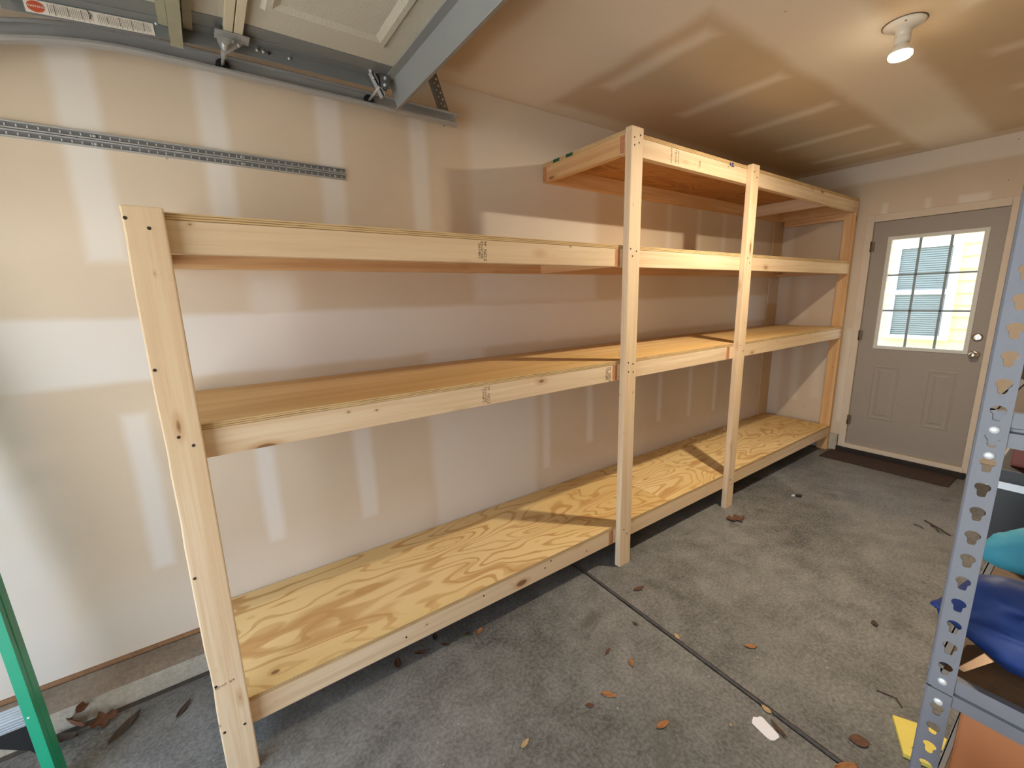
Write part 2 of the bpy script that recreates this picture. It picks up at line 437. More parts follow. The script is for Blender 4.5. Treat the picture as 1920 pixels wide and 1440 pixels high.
# back wall with the door opening
oy0, oy1, oz = -.712, -1.618, 2.20
bm = bm_new()
add_box(bm, L, L+.12, oy0, .1, 0.165, H); add_box(bm, L, L+.12, YR-.1, oy1, .165, H); add_box(bm, L, L+.12, oy1, oy0, oz, H)
struct(obj('wall_back', bm, M['wall_back']))
bm = bm_new(); add_box(bm, L-.03, L+.12, -.701, 0, 0, .165); add_box(bm, L-.03, L+.12, YR, oy1-.02, 0, .165)
struct(obj('baseboard_back', bm, M['curb'], bevel=.006))
bm = bm_new(); add_box(bm, XF-.1, L+.12, YR-.1, YR, -.0, H)
struct(obj('wall_right', bm, M['wall_plain']))
bm = bm_new()
add_box(bm, XF-.1, XF, -.24, 0, 0, H); add_box(bm, XF-.1, XF, YR, -2.8, 0, H); add_box(bm, XF-.1, XF, -2.8, -.24, 2.13, H)
struct(obj('wall_front', bm, M['wall_plain']))
bm = bm_new(); add_box(bm, XF-.1, L+.12, YR-.1, .1, H, H+.1)
struct(obj('ceiling', bm, M['ceiling']))
# door sill and step
struct(box('trim_6', (L-.035, L+.12, -1.60, -.70, 0, .052), M['sill_dark'], bevel=.003))
struct(box('trim_7', (L-.02, L+.12, -1.585, -.742, .052, .092), M['casing'], bevel=.004))
# casing
bm = bm_new()
add_box(bm, L-.012, L+.12, -.762, -.706, .052, 2.212); add_box(bm, L-.012, L+.12, -1.628, -1.572, .052, 2.212); add_box(bm, L-.012, L+.12, -1.572, -.762, 2.150, 2.212)
struct(obj('trim_8', bm, M['casing'], bevel=.004))

# the door leaf
D = struct(thing('door_1', 'x', 'door', (L+.03, -1.166, .094)))
del D['label']; del D['category']
dx = L+.012
dy0, dy1, dz0, dz1 = -1.569, -.765, .094, 2.147
wy0, wy1, wz0, wz1 = -1.458, -.898, 1.058, 1.988
bm = bm_new()
add_box(bm, dx, dx+.042, dy0, wy0, dz0, dz1); add_box(bm, dx, dx+.042, wy1, dy1, dz0, dz1)
add_box(bm, dx, dx+.042, wy0, wy1, wz1, dz1); add_box(bm, dx, dx+.042, wy0, wy1, dz0, wz0)
obj('door_leaf', bm, M['door_grey'], D, (dx, -1.166, dz0))
# embossed lower panels: raised bead with a field
for a, b in ((-1.095, -.900), (-1.452, -1.272)):
    bm = bm_new()
    z0, z1 = .372, .880
    prof = [(0, .0005), (.012, -.003), (.024, -.0005), (.040, -.0005), (.056, -.0035)]
    loops = []
    for ins, dep in prof:
        loops.append([bm.verts.new((dx+dep, y, z)) for y, z in ((a+ins, z0+ins), (b-ins, z0+ins), (b-ins, z1-ins), (a+ins, z1-ins))])
    for P, Q in zip(loops, loops[1:]):
        for i in range(4): bm.faces.new((P[i], P[(i+1) % 4], Q[(i+1) % 4], Q[i]))
    bm.faces.new(loops[-1])
    obj('door_panel', bm, M['door_grey'], D, (dx, (a+b)/2, z0))
# moulding frame of the light
bm = bm_new()
fo = .026
for (a, b, c, d) in ((wy0-fo, wy0+.004, wz0-fo, wz1+fo), (wy1-.004, wy1+fo, wz0-fo, wz1+fo), (wy0, wy1, wz1-.004, wz1+fo), (wy0, wy1, wz0-fo, wz0+.004)):
    add_box(bm, dx-.010, dx+.03, a, b, c, d)
obj('window_moulding', bm, M['frame_white'], D, (dx, -1.17, wz0), bevel=.004)
bm = bm_new()
for y in (-1.086, -1.276): add_box(bm, dx+.012, dx+.026, y-.009, y+.009, wz0, wz1)
for z in (1.376, 1.684): add_box(bm, dx+.012, dx+.026, wy0, wy1, z-.008, z+.008)
obj('window_grille', bm, M['muntin'], D, (dx, -1.17, wz0), bevel=.002)
bm = bm_new(); add_box(bm, dx+.017, dx+.021, wy0, wy1, wz0, wz1)
obj('window_pane', bm, M['glass'], D, (dx, -1.17, wz0))
bm = bm_new(); add_lathe(bm, (dx, -1.520, 1.031), (-1, 0, 0), [(.033, 0), (.033, .004), (.026, .008), (.012, .010), (.011, .028), (.020, .034), (.0265, .044), (.0275, .054), (.023, .064), (.012, .069), (0, .070)])
o = obj('door_knob', bm, M['nickel'], D, (dx, -1.520, 1.031)); o['label'] = 'round satin nickel knob'
bm = bm_new(); add_lathe(bm, (dx, -1.520, 1.171), (-1, 0, 0), [(.033, 0), (.032, .006), (.026, .011), (.020, .012), (0, .012)]); add_box(bm, dx-.028, dx-.01, -1.526, -1.514, 1.155, 1.187)
o = obj('deadbolt', bm, M['nickel'], D, (dx, -1.520, 1.171), bevel=.001)
for z in (1.94, 1.15, .334):
    bm = bm_new(); add_cyl(bm, (L-.016, -.762, z-.045), (L-.016, -.762, z+.045), .006, n=12); add_box(bm, L-.014, L-.008, -.785, -.762, z-.042, z+.042)
    obj('hinge', bm, M['hinge'], D, (L, -.762, z))
tag(box('door_mat', (4.60, 4.882, -1.56, -.665, .0, .012), M['mat'], bevel=.004), 'flat dark brown door mat on the floor in front of the grey back door', 'mat')

# ------------------------------------------------------------------ outside
bm = bm_new(); add_box(bm, -14, XF-.1, -12, 8, -.16, -.03)
struct(obj('driveway', bm, M['drive']))
bm = bm_new(); add_box(bm, L+.12, 12, -8, 6, -.2, -.08)
struct(obj('side_yard', bm, plain('side_yard_ground', (150, 146, 124), .9, var=.2)))
hb = thing('neighbour_house', 'pale yellow house with lapped siding seen through the back door window', 'house', (7.7, -1, 0))
bm = bm_new(); n = 26
for i in range(n):
    z = -.1+i*.145
    add_prism(bm, [(7.50, z), (7.478, z+.001), (7.497, z+.146), (7.52, z+.146)], 1, -5, 3.5)
# (prism outline is x,z)
obj('siding_wall', bm, M['siding'], hb, (7.6, -1, 0))
wy = (-.93, -.305); wz = (.915, 2.14)
bm = bm_new()
for (a, b, c, d) in ((wy[0], wy[0]+.075, wz[0], wz[1]), (wy[1]-.065, wy[1], wz[0], wz[1]), (wy[0]+.075, wy[1]-.065, wz[1]-.075, wz[1]), (wy[0]+.075, wy[1]-.065, wz[0], wz[0]+.05), (wy[0]+.075, wy[1]-.065, 1.485, 1.545)):
    add_box(bm, 7.43, 7.50, a, b, c, d)
o = obj('house_window', bm, M['vinyl'], hb, (7.5, -.6, wz[0])); o['label'] = 'white vinyl sash window frame'
bm = bm_new()
z = wz[0]+.04
while z < wz[1]-.06:
    add_prism(bm, [(7.448, z), (7.460, z+.024), (7.462, z+.024), (7.451, z)], 1, wy[0]+.06, wy[1]-.05); z += .027
add_box(bm, 7.463, 7.468, wy[0]+.05, wy[1]-.05, wz[0]+.03, wz[1]-.03)
b2 = obj('window_blind', bm, M['blind'], o, (7.48, -.6, wz[0])); b2['label'] = 'closed grey slatted blind'

# ------------------------------------------------------------------ shelving unit
D_, TH, W, PL = .6397, .038, .089, .018
F = -D_; PF = F-TH
x0, x1, x2, x3 = -.1985, 1.734, 2.896, 4.847
LV = [.2526, 1.2254, 1.8207, 2.3603]
U = thing('shelving_unit', 'long four-level pine and plywood shelving unit standing along the left wall', 'shelves', (2.3, F/2, 0))
P, PW = M['pine'], M['pine_warm']
def screws(par, pts, y=PF):
    for x, z in pts:
        bm = bm_new(); add_lathe(bm, (x, y-.0002, z), (0, -1, 0), [(.0045, 0), (.0042, .0010), (.002, .0006), (0, .0004)], 12)
        obj('screw', bm, M['screw'], par, (x, y, z))
def text_on(s, x, y, z, size, rot, par, mat, name='ink_stamp', sx=1.0):
    cu = bpy.data.curves.new(name, 'FONT'); cu.body = s; cu.size = size; cu.extrude = .0002; cu.space_line = .8
    cu.align_x = 'CENTER'; cu.align_y = 'CENTER'
    to = bpy.data.objects.new('tmp', cu); C.objects.link(to)
    bpy.context.view_layer.update()
    me = bpy.data.meshes.new_from_object(to.evaluated_get(bpy.context.evaluated_depsgraph_get()))
    bpy.data.objects.remove(to); me.materials.clear(); me.materials.append(mat)
    o = bpy.data.objects.new(name, me); C.objects.link(o)
    mw = Matrix.Translation((x, y, z)) @ rot @ Matrix.Diagonal((sx, 1, 1, 1))
    o.matrix_world = mw
    if par is not None:
        o.parent = par; o.matrix_parent_inverse = parent_world(par).inverted()
    return o
FR = Matrix.Rotation(PI/2, 4, 'X')            # lettering standing on a face that looks to -y
DOWN = FR @ Matrix.Rotation(-PI/2, 4, 'Z')    # the same, running down the face
UP = FR @ Matrix.Rotation(PI/2, 4, 'Z')

# posts
p = board('post', (x0, x0+W, PF, F, 0, 1.826), P, U, 'z', .004, wane=.0025)
screws(p, [(-.189, 1.794), (-.145, 1.772), (-.188, 1.402), (-.164, 1.206), (-.134, 1.175), (-.188, .766), (-.187, .377), (-.187, .199), (-.131, .195)])
text_on('KD-HT  SPF', -.163, PF-.0003, .372, .011, FR @ Matrix.Rotation(.12, 4, 'Z'), p, M['ink_faint'])
p = board('post', (x1, x1+W, PF, F, 0, 2.370), P, U, 'z', .004)
screws(p, [(1.755, 2.32), (1.790, 2.30), (1.757, 2.285), (1.80, 2.335), (1.750, 1.800), (1.765, 1.765), (1.795, 1.79), (1.758, 1.215), (1.795, 1.205), (1.76, 1.165), (1.80, 1.16), (1.76, .235), (1.79, .20)])
p = board('post', (x2, x2+W, PF, F, 0, 2.366), P, U, 'z', .004)
screws(p, [(2.92, 2.32), (2.955, 2.29), (2.92, 1.79), (2.95, 1.76), (2.92, 1.21), (2.96, 1.17), (2.93, .22), (2.95, .18)])
board('post', (x3, x3+TH, F, F+W, 0, LV[3]-PL-W), PW, U, 'z', .004)
# far rear post at the end wall
board('post', (x3, x3+TH, -.038-W, -.038, 0, LV[3]-PL-W), PW, U, 'z', .004) if False else None

def stamp_cluster(par, x, z, rot=DOWN, mat=None):
    mat = mat or M['ink']
    text_on('NO.2', x+.011, F-.0004, z-.014, .020, rot, par, mat)
    text_on('TP', x+.011, F-.0004, z+.032, .017, rot, par, mat)
    text_on('KD-HT 042', x-.004, F-.0004, z+.006, .014, rot, par, mat)
    text_on('S-P-F 8815', x-.016, F-.0004, z+.002, .013, rot, par, mat)

def rail(xa_, xb_, zt, m=P, wane=0): return board('front_rail', (xa_, xb_, F, F+TH, zt-PL-W, zt-PL), m, U, 'x', .003)
def back(xa_, xb_, zt, m=PW): return board('back_rail', (xa_, xb_, -TH-.002, -.002, zt-PL-W, zt-PL), m, U, 'x', .003)
def cross(xa_, zt, m=P, y0=F+TH, y1=-TH-.002, dz=0): return board('crosspiece', (xa_, xa_+TH, y0, y1, zt-PL-W-dz, zt-PL-dz), m, U, 'y', .003)
def deck(xa_, xb_, zt, mat, under=None):
    bm = bm_new(); cx = (xa_+xb_)/2
    _, fs = add_box(bm, xa_-cx, xb_-cx, F-.001-F/2, -.004-F/2, -PL, 0)
    for f in fs:
        n_ = f.calc_center_median()
        if abs(n_.z) < 1e-6 or abs(n_.z+PL/2) < 1e-4: f.material_index = 1
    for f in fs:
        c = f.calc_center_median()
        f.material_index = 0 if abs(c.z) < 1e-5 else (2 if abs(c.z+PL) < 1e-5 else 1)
    bmesh.ops.recalc_face_normals(bm, faces=bm.faces)
    me = bpy.data.meshes.new('plywood_deck'); bm.to_mesh(me); bm.free()
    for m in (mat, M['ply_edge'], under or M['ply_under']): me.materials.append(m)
    o = bpy.data.objects.new('plywood_deck', me); C.objects.link(o)
    o.matrix_world = Matrix.Translation((cx, F/2, zt)); o.parent = U; o.matrix_parent_inverse = parent_world(U).inverted()
    return o
for k, zt in enumerate(LV[:3]):
    brk = x1-.018-TH
    r1 = rail(x0, brk, zt)
    if k == 1:
        rail(x1-.018, 2.816, zt); cross(2.816, zt, PW, F, -TH-.002); rail(2.854, x3, zt)
        stamp_cluster(r1, .885, 1.160, DOWN, M['ink_faint']); stamp_cluster(r1, 1.645, 1.158, DOWN)
    else:
        rail(x1-.018, x3, zt)
    if k == 2: stamp_cluster(r1, .893, 1.757)
    if k == 0:
        screws(r1, [(.45, .19), (.83, .21), (1.2, .2), (1.24, .225), (1.5, .18)], F)
    cross(brk, zt, PW, F, -TH-.002)
    cross(x0, zt); cross(x3-TH, zt, PW)
    back(x0, x1-.03, zt); back(x1-.03, x3+.03, zt)
    s = {0: 2.36, 1: 2.83, 2: 2.42}[k]
    fm = M['ply_bold'] if k == 0 else M['ply_fine']
    deck(x0, 1.727 if k != 0 else 2.236, zt, fm)
    deck(1.729 if k != 0 else 2.238, s+.5 if k == 0 else s, zt, fm)
    deck(s+.502 if k == 0 else s+.002, x3, zt, fm if k else M['ply_bold'])
# top level
zt = LV[3]
r4 = rail(x1, x3+TH, zt)
back(x1, x3+.03, zt)
cr = cross(x1, zt, M['pine_warm']); cross(x3-TH+.0, zt, PW); cross(x3+.002, zt, PW, -.60, -TH-.004, .055); cross(4.225, zt, P)
deck(x1, 3.55, zt, M['ply_fine']); deck(3.552, x3+TH, zt, M['ply_fine'])
text_on('SYP KD-HT', 2.106, F-.0004, 2.302, .0150, UP, r4, M['ink'])
text_on('NO.2 MILL', 2.145, F-.0004, 2.302, .0150, UP, r4, M['ink'])
text_on('S-DRY 2X4 SPIB', 2.168, F-.0004, 2.300, .0095, UP, r4, M['ink'])
text_on('\u2019766', 2.372, F-.0004, 2.292, .026, UP, r4, M['ink_faint'])
# blue printed mark on the plywood edge and green tape on the left edge
bm = bm_new()
add_prism(bm, [(2.690, 2.352), (2.690, 2.330), (2.708, 2.341)], 1, F-.0025, F-.0012)
add_prism(bm, [(2.712, 2.352), (2.736, 2.352), (2.726, 2.342), (2.712, 2.342)], 1, F-.0025, F-.0012)
add_prism(bm, [(2.700, 2.330), (2.712, 2.338), (2.736, 2.338), (2.736, 2.330)], 1, F-.0025, F-.0012)
o = obj('printed_mark', bm, M['blue_ink'], r4); o['label'] = 'blue printed arrow mark'
for a, b in ((-.205, -.150), (-.095, -.040)):
    bm = bm_new(); add_box(bm, x1-.0016, x1-.0004, a-.06, b-.06, zt-PL+.0008, zt-.0006)
    obj('tape_strip', bm, M['green_tape'], U, (x1, a, zt))['label'] = 'dark green tape on plywood edge'

# ------------------------------------------------------------------ slotted standards on the wall
def standard(zc, label):
    w, d = .0235, .013
    z0, z1 = zc-w/2, zc+w/2
    bm = bm_new(); xe = .558; xs = -1.2
    # U channel: two lips and a recessed web that has the slots
    add_box(bm, xs, xe, -d, 0, z1-.0045, z1); add_box(bm, xs, xe, -d, 0, z0, z0+.0045)
    add_box(bm, xs, xe, -.005, 0, z0+.0045, z1-.0045, 1)
    o = obj('slotted_standard', bm, [M['galv_light'], M['galv_dark']], None, (xs+.9, 0, zc), bevel=.0008)
    tag(o, label, 'shelf standard', 'slotted metal standards on the left wall')
    bm = bm_new(); x = xs+.01
    while x < xe-.01:
        add_box(bm, x, x+.0035, -.0068, -.0045, zc-.004, zc+.004); x += .0254
    obj('slot', bm, M['rivet'], o)['kind'] = 'stuff'
    for x in (-.9, -.29, .15, .51):
        bm = bm_new(); add_lathe(bm, (x, -.005, zc), (0, -1, 0), [(.006, 0), (.0055, .003), (.003, .0045), (0, .0045)], 14)
        obj('screw', bm, M['galv_light'], o, (x, -.005, zc))
standard(2.160, 'upper of two parallel grey slotted metal standards screwed to the left wall')
standard(2.134, 'lower of two parallel grey slotted metal standards screwed to the left wall')

# ------------------------------------------------------------------ garage door track
TK = thing('door_track', 'galvanized steel overhead track near the top of the left wall', 'door track', (.2, -.13, 2.44))
def track_path():
    pts = [(1.090, 2.440), (.8, 2.441), (.4, 2.442), (.0, 2.441), (-.1, 2.440)]
    for i in range(1, 9): x = -.1-.05*i; pts.append((x, 2.440-(x+.1)**2/(2*1.15)))
    cx, cz = pts[-1]; ang = math.asin(min(1, .4/1.15))
    r = .36; 
    cc = (cx-math.sin(ang)*0, cz)
    a = ang
    x, z = cx, cz
    while a < PI/2:
        a2 = min(PI/2, a+.12); x -= r*.12*math.cos((a+a2)/2); z -= r*.12*math.sin((a+a2)/2); a = a2; pts.append((x, z))
    pts.append((x, 1.9))
    return pts
def sweep(bm, path, prof, y0=0, mi=0):
    """prof in (y, n): n along the normal of the x-z path"""
    rings = []
    for i, (x, z) in enumerate(path):
        a = path[max(0, i-1)]; b = path[min(len(path)-1, i+1)]
        tx, tz = b[0]-a[0], b[1]-a[1]; l = math.hypot(tx, tz); nx, nz = tz/l, -tx/l
        rings.append([bm.verts.new((x+nx*n_, y0+y, z+nz*n_)) for y, n_ in prof])
    m = len(prof)
    for R, S in zip(rings, rings[1:]):
        for k in range(m): bm.faces.new((R[k], R[(k+1) % m], S[(k+1) % m], S[k])).material_index = mi
    bm.faces.new(rings[0]); bm.faces.new(rings[-1][::-1])
# web towards the wall, open towards the door, curled lips
tp = track_path()
g = .0018
prof = [(0, -.030), (-.026, -.030), (-.032, -.026), (-.032, -.018), (-.030, -.018), (-.030, -.025), (-.025, -.028), (-.002, -.028),
        (-.002, .026), (-.026, .026), (-.031, .022), (-.031, .014), (-.033, .014), (-.033, .024), (-.028, .028), (0, .028)]
bm = bm_new(); sweep(bm, tp, prof, -.105)
obj('track_rail', bm, M['galv'], TK, (.2, -.12, 2.44))
# punched marks in the web
for x in (-.1, -.01, .36, .98):
    bm = bm_new(); add_prism(bm, [(x, 2.436), (x+.018, 2.440), (x+.018, 2.443), (x, 2.439)], 1, -.1085, -.107)
    obj('punch_mark', bm, M['galv_light'], TK, (x, -.108, 2.44))
# perforated hanger angle at the end of the track
bm = bm_new()
cu = bpy.data.curves.new('perf', 'CURVE'); cu.dimensions = '2D'; cu.fill_mode = 'BOTH'; cu.extrude = .001
def spl(cu, pts):
    s = cu.splines.new('POLY'); s.points.add(len(pts)-1); s.use_cyclic_u = True
    for i, q in enumerate(pts): s.points[i].co = (q[0], q[1], 0, 1)
def circ(x, y, r, n=12, sy=1): return [(x+r*math.cos(2*PI*i/n), y+sy*r*math.sin(2*PI*i/n)) for i in range(n)]
def curve_mesh(cu, name, mat, mw, parent):
    to = bpy.data.objects.new('tmp', cu); C.objects.link(to); bpy.context.view_layer.update()
    me = bpy.data.meshes.new_from_object(to.evaluated_get(bpy.context.evaluated_depsgraph_get()))
    bpy.data.objects.remove(to); me.materials.clear(); me.materials.append(mat)
    o = bpy.data.objects.new(name, me); C.objects.link(o); o.matrix_world = mw
    if parent is not None: o.parent = parent; o.matrix_parent_inverse = parent_world(parent).inverted()
    return o
bm.free()
spl(cu, [(-.018, 0), (.018, 0), (.018, .27), (-.018, .27)])
for i in range(9): spl(cu, circ(.006, .02+i*.029, .0055)); 
for i in range(9): spl(cu, circ(-.010, .034+i*.029, .0035, 10, 1.4)) if i < 8 else None
lean = math.atan2(.075, .20)
def hangmat(x, y): return Matrix.Translation((x, y, 2.425)) @ Matrix.Rotation(-lean, 4, 'Y') @ FR
curve_mesh(cu, 'hanger_bracket', M['galv_dark'], hangmat(1.060, -.100), TK)
bm = bm_new(); add_box(bm, -.0185, -.0165, -.0, .032, 0, .25)
bmesh.ops.transform(bm, matrix=Matrix.Translation((1.060, -.100, 2.425)) @ Matrix.Rotation(-lean, 4, 'Y'), verts=bm.verts)
obj('hanger_bracket', bm, M['galv_dark'], TK)
bm = bm_new(); add_lathe(bm, (1.062, -.107, 2.440), (0, -1, 0), [(.009, 0), (.009, .004), (.006, .005), (.006, .009), (0, .009)], 6)
obj('bolt', bm, M['galv_light'], TK, (1.062, -.107, 2.44))

# ------------------------------------------------------------------ garage door, open overhead
GD = thing('garage_door', 'open sectional garage door with raised panels hanging overhead at top left', 'garage door', (-.3, -1.45, 2.50))
DZ = 2.492; GY0, GY1 = -2.70, -.215
secs = [(.150, .705), (-.415, .145), (-.975, -.420), (-1.42, -.980)]
def raised_panel(bm, ax_, bx_, ay, by):
    loops = []
    for ins, dz in ((0, 0), (.012, -.009), (.030, -.009), (.055, .002), (.085, .002), (.10, .010)):
        loops.append([bm.verts.new((x, y, DZ-.0005+dz)) for x, y in ((ax_+ins, ay+ins), (bx_-ins, ay+ins), (bx_-ins, by-ins), (ax_+ins, by-ins))])
    for Pq, Q in zip(loops, loops[1:]):
        for i in range(4): bm.faces.new((Pq[i], Q[i], Q[(i+1) % 4], Pq[(i+1) % 4]))
    bm.faces.new(loops[-1])
SEC = []
for i, (a, b) in enumerate(secs):
    bm = bm_new(); add_box(bm, a, b, GY0, GY1-.002, DZ, DZ+.045)
    sec = obj('door_section', bm, M['door_paint'], GD, ((a+b)/2, GY1, DZ), bevel=.002)
    SEC.append(sec)
    for k in range(4):
        y1_ = GY1-.235-k*.60; y0_ = y1_-.48
        bm = bm_new(); raised_panel(bm, a+.065, b-.085, y0_, y1_)
        bmesh.ops.recalc_face_normals(bm, faces=bm.faces)
        obj('raised_panel', bm, M['door_paint'], sec, ((a+b)/2, y1_, DZ))
    # narrow embossed line beside the panel
    # end stile in steel with a hanging lip
    bm = bm_new(); add_box(bm, a, b, GY1-.120, GY1, DZ-.003, DZ+.02); add_box(bm, a, b, GY1-.003, GY1, DZ-.044, DZ); add_box(bm, a, b, GY1-.050, GY1-.047, DZ-.006, DZ)
    obj('end_stile', bm, M['stile'], sec, ((a+b)/2, GY1, DZ), bevel=.001)
    if i < 3:
        bm = bm_new(); add_box(bm, a-.030, a-.0035, GY0, GY1-.004, DZ-.020, DZ); 
        add_box(bm, a-.0005, a+.026, GY0, GY1-.004, DZ-.020, DZ)
        obj('section_joint', bm, M['joint_tape'], sec, (a, GY1, DZ), bevel=.002)
def roller(x, par):
    zc = 2.436
    bm = bm_new(); add_lathe(bm, (x, -.112, zc), (0, -1, 0), [(0, 0), (.019, 0), (.022, .003), (.022, .012), (.017, .015), (.008, .016), (0, .016)], 20)
    r = obj('roller', bm, M['black_rubber'], par, (x, -.12, zc)); 
    bm = bm_new(); add_cyl(bm, (x, -.125, zc), (x, GY1-.05, zc), .0055, n=12)
    obj('roller_shaft', bm, M['galv'], r, (x, -.16, zc))
# hinge plate with roller at the section joint
bm = bm_new()
add_prism(bm, [(.105, DZ-.022), (.190, DZ-.022), (.170, DZ-.040), (.128, DZ-.075), (.112, DZ-.075), (.100, DZ-.040)], 1, GY1-.052, GY1-.049)
add_box(bm, .095, .195, GY1-.085, GY1-.030, DZ-.026, DZ-.022)
add_cyl(bm, (.12, GY1-.09, DZ-.058), (.12, GY1+.012, DZ-.058), .010, n=14)
hp = obj('hinge_plate', bm, M['galv'], GD, (.14, GY1, DZ))
for x, z in ((.122, DZ-.044), (.148, DZ-.036), (.163, DZ-.04)):
    bm = bm_new(); add_lathe(bm, (x, GY1-.052, z), (0, -1, 0), [(.007, 0), (.006, .005), (0, .006)], 6); obj('bolt', bm, M['galv_light'], hp, (x, GY1, z))
roller(.118, GD)
# top bracket with slanting white arm
bm = bm_new()
R_ = Matrix.Translation((.648, GY1-.03, 2.452)) @ Matrix.Rotation(math.radians(62), 4, 'Y')
add_box(bm, -.05, .05, -.016, .016, -.004, .004); add_box(bm, -.05, .05, .012, .016, -.004, .010); add_box(bm, -.05, .05, -.016, -.012, -.004, .010)
bmesh.ops.transform(bm, matrix=R_, verts=bm.verts)
tb = obj('top_bracket', bm, M['galv_light'], GD, (.65, GY1, 2.45), bevel=.001)
bm = bm_new(); add_box(bm, .655, .70, GY1-.05, GY1-.046, DZ-.055, DZ); add_box(bm, .655, .659, GY1-.05, GY1+.01, DZ-.055, DZ-.01); obj('top_bracket', bm, M['galv_dark'], GD, (.67, GY1, DZ))
for x, z, y in ((.622, DZ-.006, -.05), (.630, DZ-.03, -.05), (.680, DZ-.02, -.054), (.676, DZ-.046, -.054)):
    bm = bm_new(); add_lathe(bm, (x, GY1+y, z), (0, -1, 0), [(.008, 0), (.007, .006), (.004, .010), (0, .010)], 6); obj('bolt', bm, M['galv_light'], tb, (x, GY1, z))
roller(.655, GD)
# long reinforcement strut across the top section
bm = bm_new()
add_prism(bm, [(.690, DZ), (.690, DZ-.006), (.722, DZ-.006), (.752, DZ-.098), (.735, DZ-.106), (.737, DZ-.109), (.758, DZ-.101), (.729, DZ-.003), (.729, DZ)], 1, GY0+.02, GY1+.012)
st = obj('reinforcement_strut', bm, galv('strut_steel', (150, 152, 150), .45, .25, 3), GD, (.72, GY1, DZ))
# smaller strut across the next section, reaching past the door edge
bm = bm_new(); add_prism(bm, [(-.030, DZ-.008), (-.030, DZ-.060), (.004, DZ-.060), (.004, DZ-.055), (-.025, DZ-.055), (-.025, DZ-.008)], 1, GY0+.02, GY1+.030)
add_box(bm, -.055, -.031, GY0+.02, GY1-.03, DZ-.03, DZ-.004); add_box(bm, .010, .035, GY0+.02, GY1-.03, DZ-.022, DZ-.004)
obj('reinforcement_strut', bm, plain('greenish_strut', (158, 154, 132), .5, .3), GD, (0, GY1, DZ))
# bolts on the stile lip
for x in (.225, .245, .262, .33, -.06, -.37):
    bm = bm_new(); add_lathe(bm, (x, GY1-.0035, DZ-.018), (0, -1, 0), [(.006, 0), (.005, .005), (0, .006)], 6); obj('bolt', bm, M['galv_light'] if x != .262 else M['black_rubber'], GD, (x, GY1, DZ))
# warning label on the stile
lx0, lx1 = -.365, -.070
lab_y = GY1-.0042
bm = bm_new(); add_box(bm, lx0, lx1, lab_y-.0006, lab_y, DZ-.040, DZ-.006)
wl = obj('warning_label', bm, M['label_white'], SEC[1], (-.2, lab_y, DZ)); wl['label'] = 'white warning sticker with red oval'
bm = bm_new()
q = [(lx0+.024+.019*math.cos(2*PI*i/20), DZ-.023+.0145*math.sin(2*PI*i/20)) for i in range(20)]
add_prism(bm, q, 1, lab_y-.0012, lab_y-.0006)
obj('red_oval', bm, M['label_red'], wl)
text_on('WARNING', lx0+.024, lab_y-.0014, DZ-.023, .0085, FR, wl, M['label_white'], 'label_word')
bm = bm_new()
x = lx0+.050; k = 0
while x < lx1-.008:
    if not (.150 < x-lx0 < .158):
        bold = k % 7 == 3
        add_box(bm, x, x+(.0022 if bold else .0010), lab_y-.0010, lab_y-.0006, DZ-.037+(.004 if k % 3 else 0), DZ-.009-(.004 if k % 5 == 1 else 0))
    x += .0042; k += 1
add_prism(bm, [(lx0+.138, DZ-.029), (lx0+.142, DZ-.029), (lx0+.146, DZ-.018), (lx0+.140, DZ-.006), (lx0+.136, DZ-.006), (lx0+.141, DZ-.018)], 1, lab_y-.0011, lab_y-.0006)
obj('label_print', bm, M['label_text'], wl)

# the rear sections already follow the bend of the track
for sec in SEC[1:]:
    th = .072; xc = sec.location.x
    sec.rotation_euler.y = -th; sec.location.z -= (.145-xc)*math.sin(th)

# ------------------------------------------------------------------ ceiling lamp
LX, LY = 2.497, -1.462
CL = thing('ceiling_light', 'bare lit bulb in a white porcelain holder on the ceiling', 'lamp', (LX, LY, H))
bm = bm_new(); add_lathe(bm, (LX, LY, H), (0, 0, -1), [(.070, 0), (.071, .003), (.069, .006), (.060, .013), (.046, .019), (.034, .024), (.028, .030)], 40)
obj('lamp_base', bm, M['white_plastic'], CL, (LX, LY, H))
bm = bm_new(); add_lathe(bm, (LX, LY, H), (0, 0, -1), [(.0745, -.0), (.0745, .0022), (.070, .0024)], 40)
obj('base_gasket', bm, M['hinge'], CL, (LX, LY, H))
bm = bm_new(); add_lathe(bm, (LX, LY, H-.028), (0, 0, -1), [(.0275, 0), (.0275, .016), (.0255, .018), (.0255, .024), (.0275, .026), (.0265, .046), (0, .046)], 32)
obj('socket', bm, M['white_plastic'], CL, (LX, LY, H-.028))
bm = bm_new(); add_lathe(bm, (LX-.052, LY-.018, H-.0105), (0, 0, -1), [(.006, 0), (.005, .004), (0, .005)], 10)
obj('screw', bm, M['hinge'], CL, (LX-.052, LY-.018, H-.01))
bm = bm_new(); add_lathe(bm, (LX, LY, H-.068), (0, 0, -1), [(.0135, 0), (.018, .008), (.026, .021), (.0355, .034), (.0400, .0435), (0, .0436)], 32)
obj('bulb_neck', bm, M['white_plastic'], CL, (LX, LY, H-.07))
bm = bm_new(); add_lathe(bm, (LX, LY, H-.068), (0, 0, -1), [(.0395, .0438), (.0405, .048), (.040, .056), (.034, .063), (.018, .067), (0, .068)], 32)
obj('bulb', bm, M['bulb'], CL, (LX, LY, H-.07))

